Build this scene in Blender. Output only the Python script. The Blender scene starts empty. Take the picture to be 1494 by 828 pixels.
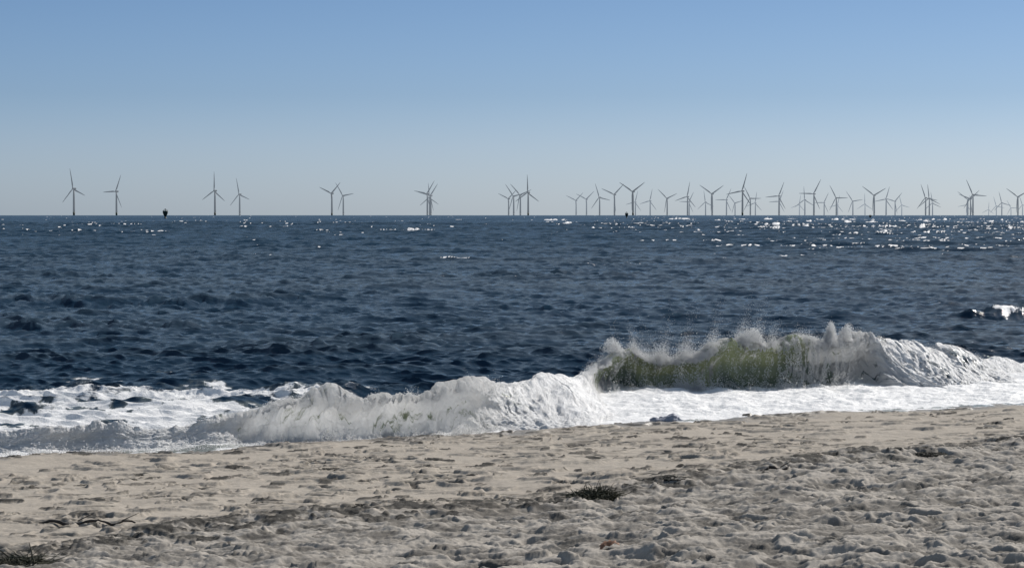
import bpy, math, time
import numpy as np
T0 = time.time()
RNG = np.random.default_rng(11)
PI = math.pi
R = math.radians

# ------------------------------------------------------------------ camera constants
F = 3600.0            # focal length in photo pixels (photo 1494 wide)
CX, CY = 747.0, 414.0
HC = 3.6              # eye height above the sea
EYE_Y = 310.2         # photo row of the true horizontal
RE = 6371000.0
PITCH = math.atan((CY - EYE_Y) / F)

def gx(px, d):        # lateral metres for a photo column at a distance
    return (px - CX) / F * d

SUN_EL, SUN_AZ = 38.0, 41.0        # azimuth clockwise from +Y (to the right)

scene = bpy.context.scene
COL = scene.collection

# ------------------------------------------------------------------ numpy helpers
def sstep(a, b, x):
    t = np.clip((x - a) / (b - a), 0, 1)
    return t * t * (3 - 2 * t)

def fbm_tile(N, lo, hi, p, seed, aniso=1.0):
    """tileable noise with unit variance; lo..hi = cycles per tile, amplitude ~ k^-p"""
    r = np.random.default_rng(seed)
    kx = np.fft.fftfreq(N) * N
    KX, KY = np.meshgrid(kx, kx, indexing='ij')
    k = np.sqrt(KX ** 2 + (KY * aniso) ** 2)
    k[0, 0] = 1
    A = k ** (-p)
    A[(k < lo) | (k > hi)] = 0
    A[0, 0] = 0
    H = A * np.exp(2j * PI * r.random((N, N)))
    h = np.fft.ifft2(H).real
    return (h / h.std()).astype(np.float32)

def samp(tile, u, v):
    """bilinear periodic lookup, u, v in tile units"""
    N = tile.shape[0]
    fu = np.asarray(u * N); fv = np.asarray(v * N)
    iu = np.floor(fu).astype(np.int64); iv = np.floor(fv).astype(np.int64)
    a = (fu - iu).astype(np.float32); b = (fv - iv).astype(np.float32)
    i0 = iu % N; i1 = (iu + 1) % N; j0 = iv % N; j1 = (iv + 1) % N
    return (tile[i0, j0] * (1 - a) * (1 - b) + tile[i1, j0] * a * (1 - b)
            + tile[i0, j1] * (1 - a) * b + tile[i1, j1] * a * b)

NZ = fbm_tile(1024, 2, 300, 1.6, 5)          # general purpose
NZ2 = fbm_tile(1024, 3, 400, 1.25, 6)        # rougher
NB = fbm_tile(1024, 2, 80, 1.9, 8)            # smooth, band limited
NZL = fbm_tile(512, 1, 12, 1.5, 7)           # soft blobs

def nz(x, y, size, t=None):
    return samp(NZ if t is None else t, x / size, y / size)

def ocean_tile(N, L, lmin, lmax, ang, spread, seed, p=2.2):
    r = np.random.default_rng(seed)
    f = np.fft.fftfreq(N) * N * 2 * PI / L
    KX, KY = np.meshgrid(f, f, indexing='ij')
    k = np.sqrt(KX ** 2 + KY ** 2); k[0, 0] = 1
    c = (KX * math.cos(ang) + KY * math.sin(ang)) / k
    A = k ** (-p) * (np.abs(c) ** spread + 0.04)
    lam = 2 * PI / k
    A *= (lam > lmin) & (lam < lmax)
    A[0, 0] = 0
    H = A * (r.normal(size=(N, N)) + 1j * r.normal(size=(N, N)))
    h = np.fft.ifft2(H).real
    dx = np.fft.ifft2(-1j * KX / k * H).real
    dy = np.fft.ifft2(-1j * KY / k * H).real
    s = h.std()
    return [(q / s).astype(np.float32) for q in (h, dx, dy)]

def grid_mesh(name, X, Y, Z, mat, attrs=None, smooth=True):
    n, m = X.shape
    me = bpy.data.meshes.new(name)
    nv = n * m
    co = np.empty((nv, 3), np.float32)
    co[:, 0] = X.ravel(); co[:, 1] = Y.ravel(); co[:, 2] = Z.ravel()
    idx = np.arange(nv, dtype=np.int32).reshape(n, m)
    q = np.stack([idx[:-1, :-1], idx[:-1, 1:], idx[1:, 1:], idx[1:, :-1]], -1).reshape(-1, 4)
    nf = len(q)
    me.vertices.add(nv); me.vertices.foreach_set('co', co.ravel())
    me.loops.add(nf * 4); me.loops.foreach_set('vertex_index', q.ravel())
    me.polygons.add(nf)
    me.polygons.foreach_set('loop_start', np.arange(0, nf * 4, 4, dtype=np.int32))
    me.polygons.foreach_set('use_smooth', np.full(nf, smooth, dtype=bool))
    me.update(calc_edges=True)
    for k, v in (attrs or {}).items():
        a = me.attributes.new(k, 'FLOAT', 'POINT')
        a.data.foreach_set('value', np.ascontiguousarray(v, dtype=np.float32).ravel())
    me.materials.append(mat)
    o = bpy.data.objects.new(name, me)
    COL.objects.link(o)
    return o

def raw_mesh(name, verts, faces, mat, parent=None, smooth=False, loc=None):
    me = bpy.data.meshes.new(name)
    me.from_pydata([tuple(v) for v in verts], [], [tuple(f) for f in faces])
    me.update()
    if smooth:
        me.polygons.foreach_set('use_smooth', [True] * len(me.polygons))
    me.materials.append(mat)
    o = bpy.data.objects.new(name, me)
    COL.objects.link(o)
    if parent: o.parent = parent
    if loc is not None: o.location = loc
    return o

def tri_mesh_np(name, co, tris, mat):
    me = bpy.data.meshes.new(name)
    me.vertices.add(len(co)); me.vertices.foreach_set('co', co.astype(np.float32).ravel())
    nf = len(tris)
    me.loops.add(nf * 3); me.loops.foreach_set('vertex_index', tris.astype(np.int32).ravel())
    me.polygons.add(nf)
    me.polygons.foreach_set('loop_start', np.arange(0, nf * 3, 3, dtype=np.int32))
    me.update(calc_edges=True)
    me.materials.append(mat)
    o = bpy.data.objects.new(name, me)
    COL.objects.link(o)
    return o

def tag(o, label=None, cat=None, group=None, kind=None):
    if label: o['label'] = label
    if cat: o['category'] = cat
    if group: o['group'] = group
    if kind: o['kind'] = kind
    return o

# ------------------------------------------------------------------ material helpers
class NT:
    def __init__(s, name):
        s.m = bpy.data.materials.new(name); s.m.use_nodes = True
        s.t = s.m.node_tree; s.t.nodes.clear()
        s.out = s.t.nodes.new('ShaderNodeOutputMaterial')
    def n(s, typ, **kw):
        nd = s.t.nodes.new(typ)
        for k, v in kw.items():
            if k.startswith('i_'):
                nd.inputs[k[2:].replace('_', ' ')].default_value = v
            else:
                setattr(nd, k, v)
        return nd
    def l(s, a, b): s.t.links.new(a, b)
    def math(s, op, a, b=None, c=None, clamp=False):
        nd = s.t.nodes.new('ShaderNodeMath'); nd.operation = op; nd.use_clamp = clamp
        for i, v in enumerate((a, b, c)):
            if v is None: continue
            if isinstance(v, (int, float)): nd.inputs[i].default_value = v
            else: s.l(v, nd.inputs[i])
        return nd.outputs[0]
    def mix(s, f, a, b):
        nd = s.t.nodes.new('ShaderNodeMix'); nd.data_type = 'RGBA'
        for i, v in ((0, f), (6, a), (7, b)):
            if isinstance(v, (int, float)): nd.inputs[i].default_value = v
            elif isinstance(v, tuple): nd.inputs[i].default_value = (*v, 1)
            else: s.l(v, nd.inputs[i])
        return nd.outputs[2]
    def rng(s, v, a, b, c=0.0, d=1.0, smooth=True):
        nd = s.t.nodes.new('ShaderNodeMapRange')
        nd.interpolation_type = 'SMOOTHSTEP' if smooth else 'LINEAR'
        s.l(v, nd.inputs[0])
        for i, x in enumerate((a, b, c, d)): nd.inputs[i + 1].default_value = x
        return nd.outputs[0]
    def noise(s, vec, scale, detail=4, rough=.55, dist=0.0, sc=None):
        if sc:
            mp = s.n('ShaderNodeMapping'); mp.inputs['Scale'].default_value = sc
            s.l(vec, mp.inputs[0]); vec = mp.outputs[0]
        nd = s.n('ShaderNodeTexNoise'); s.l(vec, nd.inputs['Vector'])
        nd.inputs['Scale'].default_value = scale; nd.inputs['Detail'].default_value = detail
        nd.inputs['Roughness'].default_value = rough; nd.inputs['Distortion'].default_value = dist
        return nd.outputs['Fac']
    def attr(s, name):
        nd = s.n('ShaderNodeAttribute'); nd.attribute_name = name
        return nd.outputs['Fac']

def simple_mat(name, col, rough=.6, noise_amt=.15, scale=8.0, spec=.4, metallic=0.0):
    w = NT(name)
    tc = w.n('ShaderNodeTexCoord').outputs['Object']
    nf = w.noise(tc, scale, 5)
    a = tuple(c * (1 - noise_amt) for c in col); b = tuple(min(1, c * (1 + noise_amt)) for c in col)
    p = w.n('ShaderNodeBsdfPrincipled')
    w.l(w.mix(nf, a, b), p.inputs['Base Color'])
    p.inputs['Roughness'].default_value = rough
    p.inputs['Metallic'].default_value = metallic
    p.inputs['Specular IOR Level'].default_value = spec
    w.l(p.outputs[0], w.out.inputs[0])
    return w.m

# ------------------------------------------------------------------ sea material
def make_sea_mat(name, breaker=False):
    w = NT(name)
    pos = w.n('ShaderNodeNewGeometry').outputs['Position']
    ln = w.n('ShaderNodeVectorMath', operation='LENGTH'); w.l(pos, ln.inputs[0]); dist = ln.outputs['Value']
    # water
    n1 = w.noise(pos, 3.2, 5, .6, .3, sc=(0.6, 1.5, 1.0))
    n2 = w.noise(pos, 0.35, 5, .6, .2, sc=(0.5, 1.3, 1.0))
    bmp = w.n('ShaderNodeBump'); bmp.inputs['Distance'].default_value = .05
    w.l(n1, bmp.inputs['Height']); w.l(w.rng(dist, 30, 900, .9, .5), bmp.inputs['Strength'])
    bmp2 = w.n('ShaderNodeBump'); bmp2.inputs['Distance'].default_value = .45
    w.l(n2, bmp2.inputs['Height']); w.l(w.rng(dist, 150, 900, 0.0, 1.0), bmp2.inputs['Strength'])
    w.l(bmp.outputs[0], bmp2.inputs['Normal'])
    green = w.attr('green')
    water = w.n('ShaderNodeBsdfPrincipled')
    green_in = green
    w.l(w.mix(green, (.014, .039, .070), (.36, .395, .245) if breaker else (.30, .32, .29)), water.inputs['Base Color'])
    water.inputs['IOR'].default_value = 1.33; w.l(w.rng(dist, 45, 300, .30, .03), water.inputs['Specular IOR Level'])
    w.l(w.rng(dist, 40, 1500, .08, .16), water.inputs['Roughness'])
    w.l(bmp2.outputs[0], water.inputs['Normal'])
    # foam
    foam = w.attr('foam')
    if breaker:
        uv = w.n('ShaderNodeCombineXYZ')
        w.l(w.attr('pu'), uv.inputs[0]); w.l(w.attr('pv'), uv.inputs[1])
        fv = uv.outputs[0]
        fn = w.noise(fv, 2.8, 8, .70, .9, sc=(1.7, 1.0, 1.0))
        fb = w.noise(fv, 6.0, 8, .74, .8, sc=(2.0, 1.0, 1.0))
    else:
        fv = pos
        fn = w.noise(fv, 2.2, 8, .70, .8, sc=(0.8, 1.0, 1.0))
        fb = w.noise(fv, 6.0, 6, .7, .4, sc=(0.8, 1.2, 1.0))
    s_ = w.math('ADD', foam, w.math('MULTIPLY', w.math('SUBTRACT', fn, .5), 1.7))
    mask = w.rng(s_, .38, .66)
    fine = w.noise(fv, 26.0, 5, .75, .3)
    fb = w.math('ADD', w.math('MULTIPLY', fb, .78), w.math('MULTIPLY', fine, .22))
    fbp = w.n('ShaderNodeBump'); fbp.inputs['Distance'].default_value = .14 if breaker else .08
    fbp.inputs['Strength'].default_value = .9 if breaker else .7
    w.l(fb, fbp.inputs['Height'])
    fo = w.n('ShaderNodeBsdfPrincipled')
    w.l(w.mix(w.rng(fb, .3, .58), (.84, .845, .85), (.96, .957, .95)), fo.inputs['Base Color'])
    fo.inputs['Roughness'].default_value = .55
    fo.inputs['Specular IOR Level'].default_value = .3
    w.l(fbp.outputs[0], fo.inputs['Normal'])
    tr = w.n('ShaderNodeBsdfTranslucent'); tr.inputs[0].default_value = (.99, .99, .98, 1)
    mf = w.n('ShaderNodeMixShader'); mf.inputs[0].default_value = .04
    if breaker: w.l(w.rng(w.attr('thin'), .1, .7, .04, .68), mf.inputs[0])
    w.l(fo.outputs[0], mf.inputs[1]); w.l(tr.outputs[0], mf.inputs[2])
    wat = water.outputs[0]
    if breaker:
        tg = w.n('ShaderNodeBsdfTranslucent'); tg.inputs[0].default_value = (.42, .47, .24, 1)
        mg = w.n('ShaderNodeMixShader'); w.l(w.math('MULTIPLY', green, .25), mg.inputs[0])
        w.l(wat, mg.inputs[1]); w.l(tg.outputs[0], mg.inputs[2]); wat = mg.outputs[0]
    if not breaker:      # steep unresolved wavelet faces look into the water, not at the sky
        deep = w.n('ShaderNodeBsdfDiffuse')
        w.l(w.mix(green, (.015, .041, .072), (.30, .32, .29)), deep.inputs[0])
        w.l(bmp.outputs[0], deep.inputs[1])
        md = w.n('ShaderNodeMixShader'); w.l(w.rng(dist, 50, 450, .22, .44), md.inputs[0])
        w.l(wat, md.inputs[1]); w.l(deep.outputs[0], md.inputs[2]); wat = md.outputs[0]
    mx = w.n('ShaderNodeMixShader')
    w.l(mask, mx.inputs[0]); w.l(wat, mx.inputs[1]); w.l(mf.outputs[0], mx.inputs[2])
    w.l(mx.outputs[0], w.out.inputs[0])
    return w.m

# ------------------------------------------------------------------ shoreline
_sp = np.array([(-400, 705), (-200, 685), (0, 668), (120, 660), (300, 652), (480, 644), (720, 631), (900, 619), (1100, 607),
                (1250, 599), (1494, 588), (1700, 577), (1950, 566)], float)
_sd = (HC - .15) * F / (_sp[:, 1] - EYE_Y)
_sx = gx(_sp[:, 0], _sd)
def shore_y(x):
    return np.interp(x, _sx, _sd) + 0.0

# ------------------------------------------------------------------ crest line of the shore break
# photo column, distance, height, curl, front tail length, green face
CR = np.array([
    (-420, 36.0, .35, 0.0, .9, 0),
    (-150, 36.1, .40, .1, .8, 0),
    (0,    35.9, .46, .15, .7, 0),
    (60,   36.1, .52, .3, .6, 0),
    (120,  36.4, .52, .3, .6, 0),
    (210,  36.6, .42, .1, .7, 0),
    (330,  37.3, .50, .3, .6, 0),
    (385,  37.7, .72, .8, .35, 0),
    (430,  37.9, .82, .9, .35, 0),
    (500,  38.1, .80, .5, .40, 0),
    (530,  38.2, .80, .6, .35, 0),
    (590,  38.5, .88, .85, .35, 0),
    (660,  39.0, .90, .75, .4, 0),
    (710,  39.8, .86, .35, .8, 0),
    (760,  41.5, .76, 0.0, 2.4, 0),
    (800,  43.3, .64, 0.0, 3.6, 0),
    (835,  45.3, .56, 0.0, 3.2, .1),
    (862,  47.0, .66, .45, .9, .8),
    (890,  47.8, .84, .95, .3, 1),
    (920,  48.1, .92, 1.0, .3, 1),
    (955,  48.2, .76, 1.0, .3, 1),
    (990,  48.1, .80, 1.0, .3, 1),
    (1020, 47.9, .98, 1.0, .3, 1),
    (1055, 47.9, 1.12, 1.0, .3, 1),
    (1095, 48.1, 1.08, 1.0, .3, 1),
    (1130, 48.3, 1.04, 1.0, .3, 1),
    (1170, 48.6, 1.06, 1.0, .3, .9),
    (1210, 49.0, 1.10, .95, .35, .6),
    (1245, 49.6, 1.14, .75, .6, .15),
    (1270, 50.0, 1.10, .25, 1.5, .05),
    (1300, 50.4, .99, 0.0, 2.4, 0),
    (1350, 51.2, .84, 0.0, 2.8, 0),
    (1400, 52.2, .67, 0.0, 3.0, 0),
    (1440, 53.0, .43, 0.0, 3.0, 0),
    (1500, 54.2, .30, 0.0, 3.0, 0),
    (1650, 57.0, .34, 0.0, 3.0, 0),
    (1950, 62.0, .36, 0.0, 3.0, 0)], float)
CR[:, 1] -= np.where(CR[:, 0] < 700, .30, 0)
cr_x = gx(CR[:, 0], CR[:, 1])
def crest_y(x):
    return np.interp(x, cr_x, CR[:, 1])

# ------------------------------------------------------------------ SEA
print('sea', time.time() - T0)
OA = ocean_tile(512, 170.0, 7, 60, R(-80), 16, 21, 2.3)
OB = ocean_tile(768, 47.0, 1.1, 8, R(-72), 3, 22, 1.75)
OC = ocean_tile(512, 11.3, .20, 1.6, R(-82), 2, 23, 1.7)

rows = [26.0]
while rows[-1] < 62: rows.append(rows[-1] + .06)
while rows[-1] < 900: rows.append(rows[-1] + max(.06, rows[-1] * .0021))
while rows[-1] < 9000: rows.append(rows[-1] * 1.004)
while rows[-1] < 42000: rows.append(rows[-1] * 1.06)
rows = np.array(rows)
NC = 1050
tx = np.linspace(-1.32, 1.32, NC) * (747 / F)
# close to the shore the fan must be wider, so that a step aside still sees water
Yg = np.repeat(rows[:, None], NC, 1)
Xg = tx[None, :] * Yg
step = np.gradient(rows)[:, None]
PXg = Xg / Yg * F + CX

def put(tl, L, x, y, rot):
    c, s = math.cos(rot), math.sin(rot)
    u = (x * c - y * s) / L; v = (x * s + y * c) / L
    h = samp(tl[0], u, v); a = samp(tl[1], u, v); b = samp(tl[2], u, v)
    return h, a * c + b * s, -a * s + b * c

wA = np.clip(1.0 - 0 * step, 0, 1)
cyl = crest_y(Xg)
sea_on = sstep(-1.0, 6.0, Yg - cyl)                    # calm inside the break
hA, xA, yA = put(OA, 170.0, Xg, Yg, 0.05)
hB, xB, yB = put(OB, 47.0, Xg, Yg, -.11)
hC, xC, yC = put(OC, 11.3, Xg, Yg, .21)
gust = .98 + .10 * np.clip(nz(Xg, Yg * .5, 420.0), -1.5, 1.5)
aA = .105 * np.clip(12.0 / np.maximum(step * 2.2, 1e-3), 0, 1) * (.7 + .3 * sstep(60, 200, Yg)) * (1 + 1.6 * sstep(150, 900, Yg))
aB = .092 * (.66 + .34 * sstep(60, 160, Yg)) * (1 + .5 * sstep(150, 700, Yg)) * np.clip(3.2 / np.maximum(step * 2.2, 1e-3), 0, 1) * gust
aC = .040 * np.clip(.75 / np.maximum(step * 2.2, 1e-3), 0, 1) * gust
Z = sea_on * (aA * hA + aB * hB + aC * hC)
DX = -sea_on * (aA * xA + 1.0 * aB * xB + .9 * aC * xC)
DY = -sea_on * (aA * yA + 1.0 * aB * yB + .9 * aC * yC)

# white caps where the chop stands highest; sun glints painted in as foam flecks
chop = (hA * .6 + hB)
foam = sstep(2.95, 3.6, chop + .35 * nz(Xg, Yg, 300.0)) * sstep(70, 200, Yg) * .9
glint_zone = sstep(650, 1450, PXg + 160 * nz(Xg, Yg, 500.0)) * sstep(110, 330, Yg)
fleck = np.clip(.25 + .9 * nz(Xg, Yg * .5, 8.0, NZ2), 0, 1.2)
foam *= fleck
foam = np.maximum(foam, .95 * fleck * glint_zone * sstep(1.35, 2.2, hB + .3 * nz(Xg, Yg, 150.0)))

# single swells: photo column range, distance, height, half width, foam
SW = [(-200, 420, 104, .30, 1.1, .10), (-100, 330, 79, .34, 1.0, .0), (330, 720, 66, .26, .9, .0), (-300, 160, 60, .20, .9, .0),
      (560, 980, 135, .25, 1.3, .05), (820, 960, 170, .40, 1.5, .52), (120, 420, 215, .35, 2.0, .25), (260, 480, 190, .25, 1.6, .1),
      (700, 1050, 92, .22, 1.0, .0), (960, 1250, 118, .22, 1.1, .1), (1405, 1800, 82, .50, .9, .55), (1250, 1420, 95, .18, .8, .2),
      (480, 660, 330, .45, 3, .5), (860, 960, 420, .55, 3, .6), (1000, 1060, 290, .45, 2.4, .6), (1170, 1260, 210, .35, 2, .5),
      (1080, 1350, 380, .4, 3, .4), (930, 1120, 250, .35, 2.2, .3), (1300, 1560, 300, .45, 2.6, .5), (60, 260, 420, .4, 3, .3),
      (720, 860, 75, .16, .8, 0), (0, 200, 140, .25, 1.2, .15), (330, 560, 250, .3, 2.0, .25)]
for (p0, p1, d, h, hw, fm) in SW:
    bend = d * .018 * np.sin(PXg / 210.0 + d) + d * .010 * nz(Xg, Yg * 0 + d, d * .5)
    e = Yg - (d + bend + .0006 * d * (PXg - 747) / 10)
    env = sstep(p0 - 60, p0 + 90, PXg) * (1 - sstep(p1 - 90, p1 + 60, PXg))
    prof = np.where(e < 0, np.exp(-(e / hw) ** 2), np.exp(-(e / (hw * 2.6)) ** 2))
    Z += .58 * h * env * prof * (1 + .15 * hB + .15 * hC)
    foam = np.maximum(foam, (fm if d < 180 or d > 400 else 0) * env * np.exp(-((e + hw * .2) / (hw * .8)) ** 2) * (.45 + .8 * nz(Xg, Yg, 7.0, NZ2)))

# far sand bar breaking under the horizon: white lines
BAR = [(600, 665, 1350, .75, 1.0), (655, 840, 1150, .62, 1.0), (770, 850, 900, .5, .8), (820, 850, 760, .7, .9), (860, 930, 1000, .65, .9),
       (900, 1010, 1250, .6, .9), (1020, 1070, 980, 1.35, 1.0), (1070, 1180, 1250, .8, .9), (1130, 1200, 900, .8, 1.0),
       (1180, 1290, 1150, .9, 1.0), (1225, 1300, 880, .9, 1.0), (1290, 1400, 1000, .8, 1.0), (1330, 1480, 1200, .9, 1.0),
       (1380, 1430, 820, .95, 1.0), (1440, 1500, 950, 1.0, 1.0), (1450, 1700, 1100, 1.0, 1.0), (300, 330, 850, .5, .8), (345, 365, 900, .5, .8),
       (50, 66, 1100, .5, .7), (860, 890, 560, .7, .9), (905, 935, 520, .7, .9), (1010, 1030, 470, .8, 1), (1100, 1240, 620, .5, .8),
       (1260, 1480, 560, .55, .8), (1040, 1150, 540, .5, .7), (390, 460, 620, .45, .7), (540, 640, 480, .45, .75), (1280, 1400, 430, .5, .7)]
for k, (p0, p1, d, h, fm) in enumerate(BAR):
    m = (rows > d - 60) & (rows < d + 60)
    P = PXg[m]; e = Yg[m] - d - 14 * np.sin(P / 37.0 + k)
    env = sstep(p0 - 8, p0 + 12, P) * (1 - sstep(p1 - 12, p1 + 8, P))
    amp = .8 * np.clip(.35 + .75 * samp(NZ2, P / 130.0 + k * .37, Yg[m] / 900.0 + k * .13), 0, 1.5)
    Z[m] += .8 * h * env * amp * np.exp(-(e / 7) ** 2)
    foam[m] = np.maximum(foam[m], fm * env * np.clip(amp * 1.2, 0, 1.2) * np.exp(-((e + 2) / 9) ** 2))

# small foaming ridge behind the shore break at the left
e = Yg - (48.6 + .5 * np.sin(PXg / 95.0) + .5 * (PXg - 300) / 500)
env = sstep(-600, -100, PXg) * (1 - sstep(420, 660, PXg))
Z += .13 * env * np.exp(-(np.where(e < 0, e / .45, e / 1.3)) ** 2) * (1 + .35 * nz(Xg, Yg, 9))
foam = np.maximum(foam, env * .66 * np.exp(-((e + .15) / .75) ** 2) * (1 + .22 * nz(Xg, Yg, 7)))

# wash between break and sand
ysh = shore_y(Xg)
q = Yg - ysh
wash = .15 + .012 * np.clip(q, -6, 4) + .012 * nz(Xg, Yg, 5.0) + .016 * nz(Xg, Yg * 1.4, 2.7, NB) * sstep(0, 1.2, q)
infront = 1 - sstep(-.3, 1.6, Yg - cyl)
Z = Z * (1 - infront) + wash * infront
DX *= 1 - infront; DY *= 1 - infront
# foam cover: everything inside the break, thinning behind it
back = np.interp(PXg, [-500, 0, 150, 230, 300, 420, 700, 850, 900, 1250, 1320, 1450, 1700], [11.2, 12.2, 12.8, 13.5, 13.5, 12, .8, .3, .3, .3, 1.2, 1.0, 3])
fz = 1 - sstep(.65, 1.12, (Yg - cyl) / back + .22 * nz(Xg, Yg, 6.0))
fz *= np.where(PXg < 500, .98 + .10 * nz(Xg, Yg, 3.5), 1)
foam = np.maximum(foam, fz)
# darker holes and streaks in the wash
hole = sstep(1.15, 1.9, samp(NZ2, Xg / 14.0, Yg / 5.0)) * infront
foam -= .42 * hole
foam += .22 * infront * sstep(.1, .5, q)
foam -= .5 * (1 - sstep(-.15, .2, q + .12 * nz(Xg, Yg, 1.6)))       # lacy edge on the sand
green = np.zeros_like(Z)
ang = (Z > .12) * sstep(0.0, .25, Z) * (1 - infront)
green += .06 * ang * (1 - sstep(100, 300, Yg)) + .85 * np.clip(fz, 0, 1)
Zc = Z - (Xg ** 2 + Yg ** 2) / (2 * RE)
SEA_M = make_sea_mat('sea_water')
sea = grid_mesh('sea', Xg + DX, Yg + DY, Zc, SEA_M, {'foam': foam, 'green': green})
tag(sea, kind='structure')
del hA, hB, hC, xA, xB, xC, yA, yB, yC, chop, Zc, e, env

# ------------------------------------------------------------------ SHORE BREAK (curling wave sheet)
print('breaker', time.time() - T0)
NU = 2100
xs = np.linspace(cr_x[1] - 1.0, cr_x[-2] + 1.5, NU)
def sm(a, n):
    k = np.hanning(n); k /= k.sum()
    return np.convolve(np.pad(a, n // 2, mode='edge'), k, mode='same')[n // 2:n // 2 + len(a)]
cy = sm(np.interp(xs, cr_x, CR[:, 1]), 91)
H = sm(np.interp(xs, cr_x, CR[:, 2]), 41)
curl = sm(np.interp(xs, cr_x, CR[:, 3]), 61)
tail = sm(np.interp(xs, cr_x, CR[:, 4]), 61)
gr = sm(np.interp(xs, cr_x, CR[:, 5]), 61)
H *= 1 + .05 * samp(NZ, xs / 5.0, xs * 0 + .3)
# profile knots (s forward towards the shore in units, z in heights)
kv = np.array([0, .10, .20, .30, .36, .41, .45, .50, .57, .66, .76, .85, .92, 1.0])
cA_s = np.array([-3.2, -1.9, -1.0, -.42, -.12, .12, .27, .22, .02, -.13, -.10, .06, .24, .55])
cA_z = np.array([-.25, .22, .58, .88, .985, 1.0, .93, .84, .74, .52, .30, .14, .05, -.05])
cB_s = np.array([-3.2, -1.9, -1.0, -.42, -.12, .05, .14, .25, .38, .54, .72, .86, .95, 1.1])
cB_z = np.array([-.25, .22, .58, .88, .98, 1.0, .95, .84, .68, .48, .28, .14, .05, -.05])
NV = 190
vv = np.linspace(0, 1, NV)
def cub(k, y, x):       # smooth interpolation of the knots
    f = np.interp(x, k, y)
    return sm(f, 13)
As, Az, Bs, Bz = (cub(kv, a, vv) for a in (cA_s, cA_z, cB_s, cB_z))
As[0] = cA_s[0]
U = np.repeat(xs[:, None], NV, 1)
c_ = curl[:, None]; H_ = H[:, None]; t_ = tail[:, None]
frontm = sstep(.36, .46, vv)[None, :]
S = c_ * As[None, :] * H_ * 1.15 + (1 - c_) * (Bs[None, :] * H_ * (1 - frontm) + Bs[None, :] * H_ * t_ * 1.25 * frontm)
Zb = (c_ * Az + (1 - c_) * Bz)[...] * H_
Zb = np.maximum(Zb, -.25)
base = .13
Zb = base * sstep(.45, .8, vv)[None, :] + Zb * (1 - base / np.maximum(H_, .2) * sstep(.45, .8, vv)[None, :])
nx, ny = .30, -.954
arc_v = np.concatenate([[0], np.cumsum(np.hypot(np.diff(As), np.diff(Az)))])
PV = np.repeat(arc_v[None, :], NU, 0) * np.maximum(H_, .6)
# lumps: plunging strands down the face, rough heaps at both ends
shear = U + .35 * PV
PX0a = U / cy[:, None] * F + CX
fo_amt = np.clip(1 - gr[:, None] * sstep(.42, .50, vv)[None, :] * 1.0, .10, 1)
lump = samp(NB, shear / 3.4, PV / 6.0) * np.where(PX0a < 760, .034, .024) + samp(NB, U / 1.1, PV / 1.4 + .3) * .012
ctop = sstep(.30, .40, vv)[None, :] * (1 - sstep(.93, 1.0, vv))[None, :]
heap = (1 - c_) * (samp(NB, U / 6.0, PV / 5.0 + .4) * .038 + np.abs(samp(NB, U / 1.9 + .2, PV / 1.5 + .4)) * .022)
disp = (lump + heap) * fo_amt * ctop + lump * .25 * (1 - ctop)
XB = U + nx * S
YB = cy[:, None] + ny * S
ZB = Zb
# normals of the clean sheet
def vgrad(a): return np.gradient(a, axis=0), np.gradient(a, axis=1)
xu, xv = vgrad(XB); yu, yv = vgrad(YB); zu, zv = vgrad(ZB)
NXn = yu * zv - zu * yv; NYn = zu * xv - xu * zv; NZn = xu * yv - yu * xv
ln_ = np.sqrt(NXn ** 2 + NYn ** 2 + NZn ** 2) + 1e-9
sg = -1.0 if np.mean(NZn[:, 20:50]) < 0 else 1.0
NXn, NYn, NZn = (sg * a / ln_ for a in (NXn, NYn, NZn))
disp *= np.clip(H_ * 1.3, .4, 1.2)
XB = XB + NXn * disp; YB = YB + NYn * disp; ZB = ZB + NZn * disp
# scalloped lip
lipw = np.exp(-((vv - .45) / .035) ** 2)[None, :]
ZB = ZB + lipw * .05 * samp(NZ2, U / 2.2, U * 0 + .6) * c_
ZB -= (XB ** 2 + YB ** 2) / (2 * RE)
# foam cover of the sheet
PX0 = U / cy[:, None] * F + CX
PXb = U / cy[:, None] * F + CX
v2 = vv[None, :]
foB = np.full_like(ZB, .93) - .14 * c_ * sstep(.5, .66, vv)[None, :] * (1 - sstep(.86, .97, vv)[None, :]) * (PX0 > 340) + .10 * samp(NB, U / 3.0, PV / 3.0)
backf = np.interp(PXb, [-200, 380, 600, 760, 860, 900, 1120, 1200, 1290, 1320, 1600], [.85, .85, .75, .6, .1, .05, .08, .1, .1, .55, .5])
PXb_ = 0
foB = np.where(v2 < .36, backf + (.9 - backf) * sstep(.27, .37, v2), foB)
g_ = gr[:, None]
lipfoam = .95 * np.exp(-((v2 - .44) / .045) ** 2) * (.75 + .35 * samp(NZ, U / 3.0, U * 0))
facef = np.interp(PXb, [850, 880, 905, 940, 1000, 1040, 1075, 1110, 1150, 1190, 1240], [.25, .18, .42, .28, .20, .10, .10, .22, .42, .56, .70])
low = sstep(.70, .93, v2) * np.interp(PXb, [850, 900, 985, 1010, 1060, 1130, 1200], [.35, .42, .95, .60, .58, .56, .6])
PXs = PXb - 90 * (v2 - .5) + 26 * samp(NB, U / 5.0, PV / 4.0 + .2)
facef = np.interp(PXs, [850, 880, 905, 940, 1000, 1040, 1075, 1105, 1150, 1200, 1260], [.30, .18, .40, .28, .20, .10, .10, .20, .40, .54, .70])
leftheap = sstep(.50, .62, v2) * (1 - sstep(-25, 25, PXb - (850 + 190 * (v2 - .55)) + 14 * samp(NB, U / 3.0, PV / 2.0)))
low = np.maximum(low, .95 * leftheap)
face = np.maximum(np.maximum(lipfoam, facef + .12 * samp(NB, U / 4.0 + .5, PV / 9.0) + .10 * samp(NZ2, shear / 1.8, PV / 6)), low)
face = np.maximum(face, sstep(.955, .99, v2) * .9)
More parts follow.
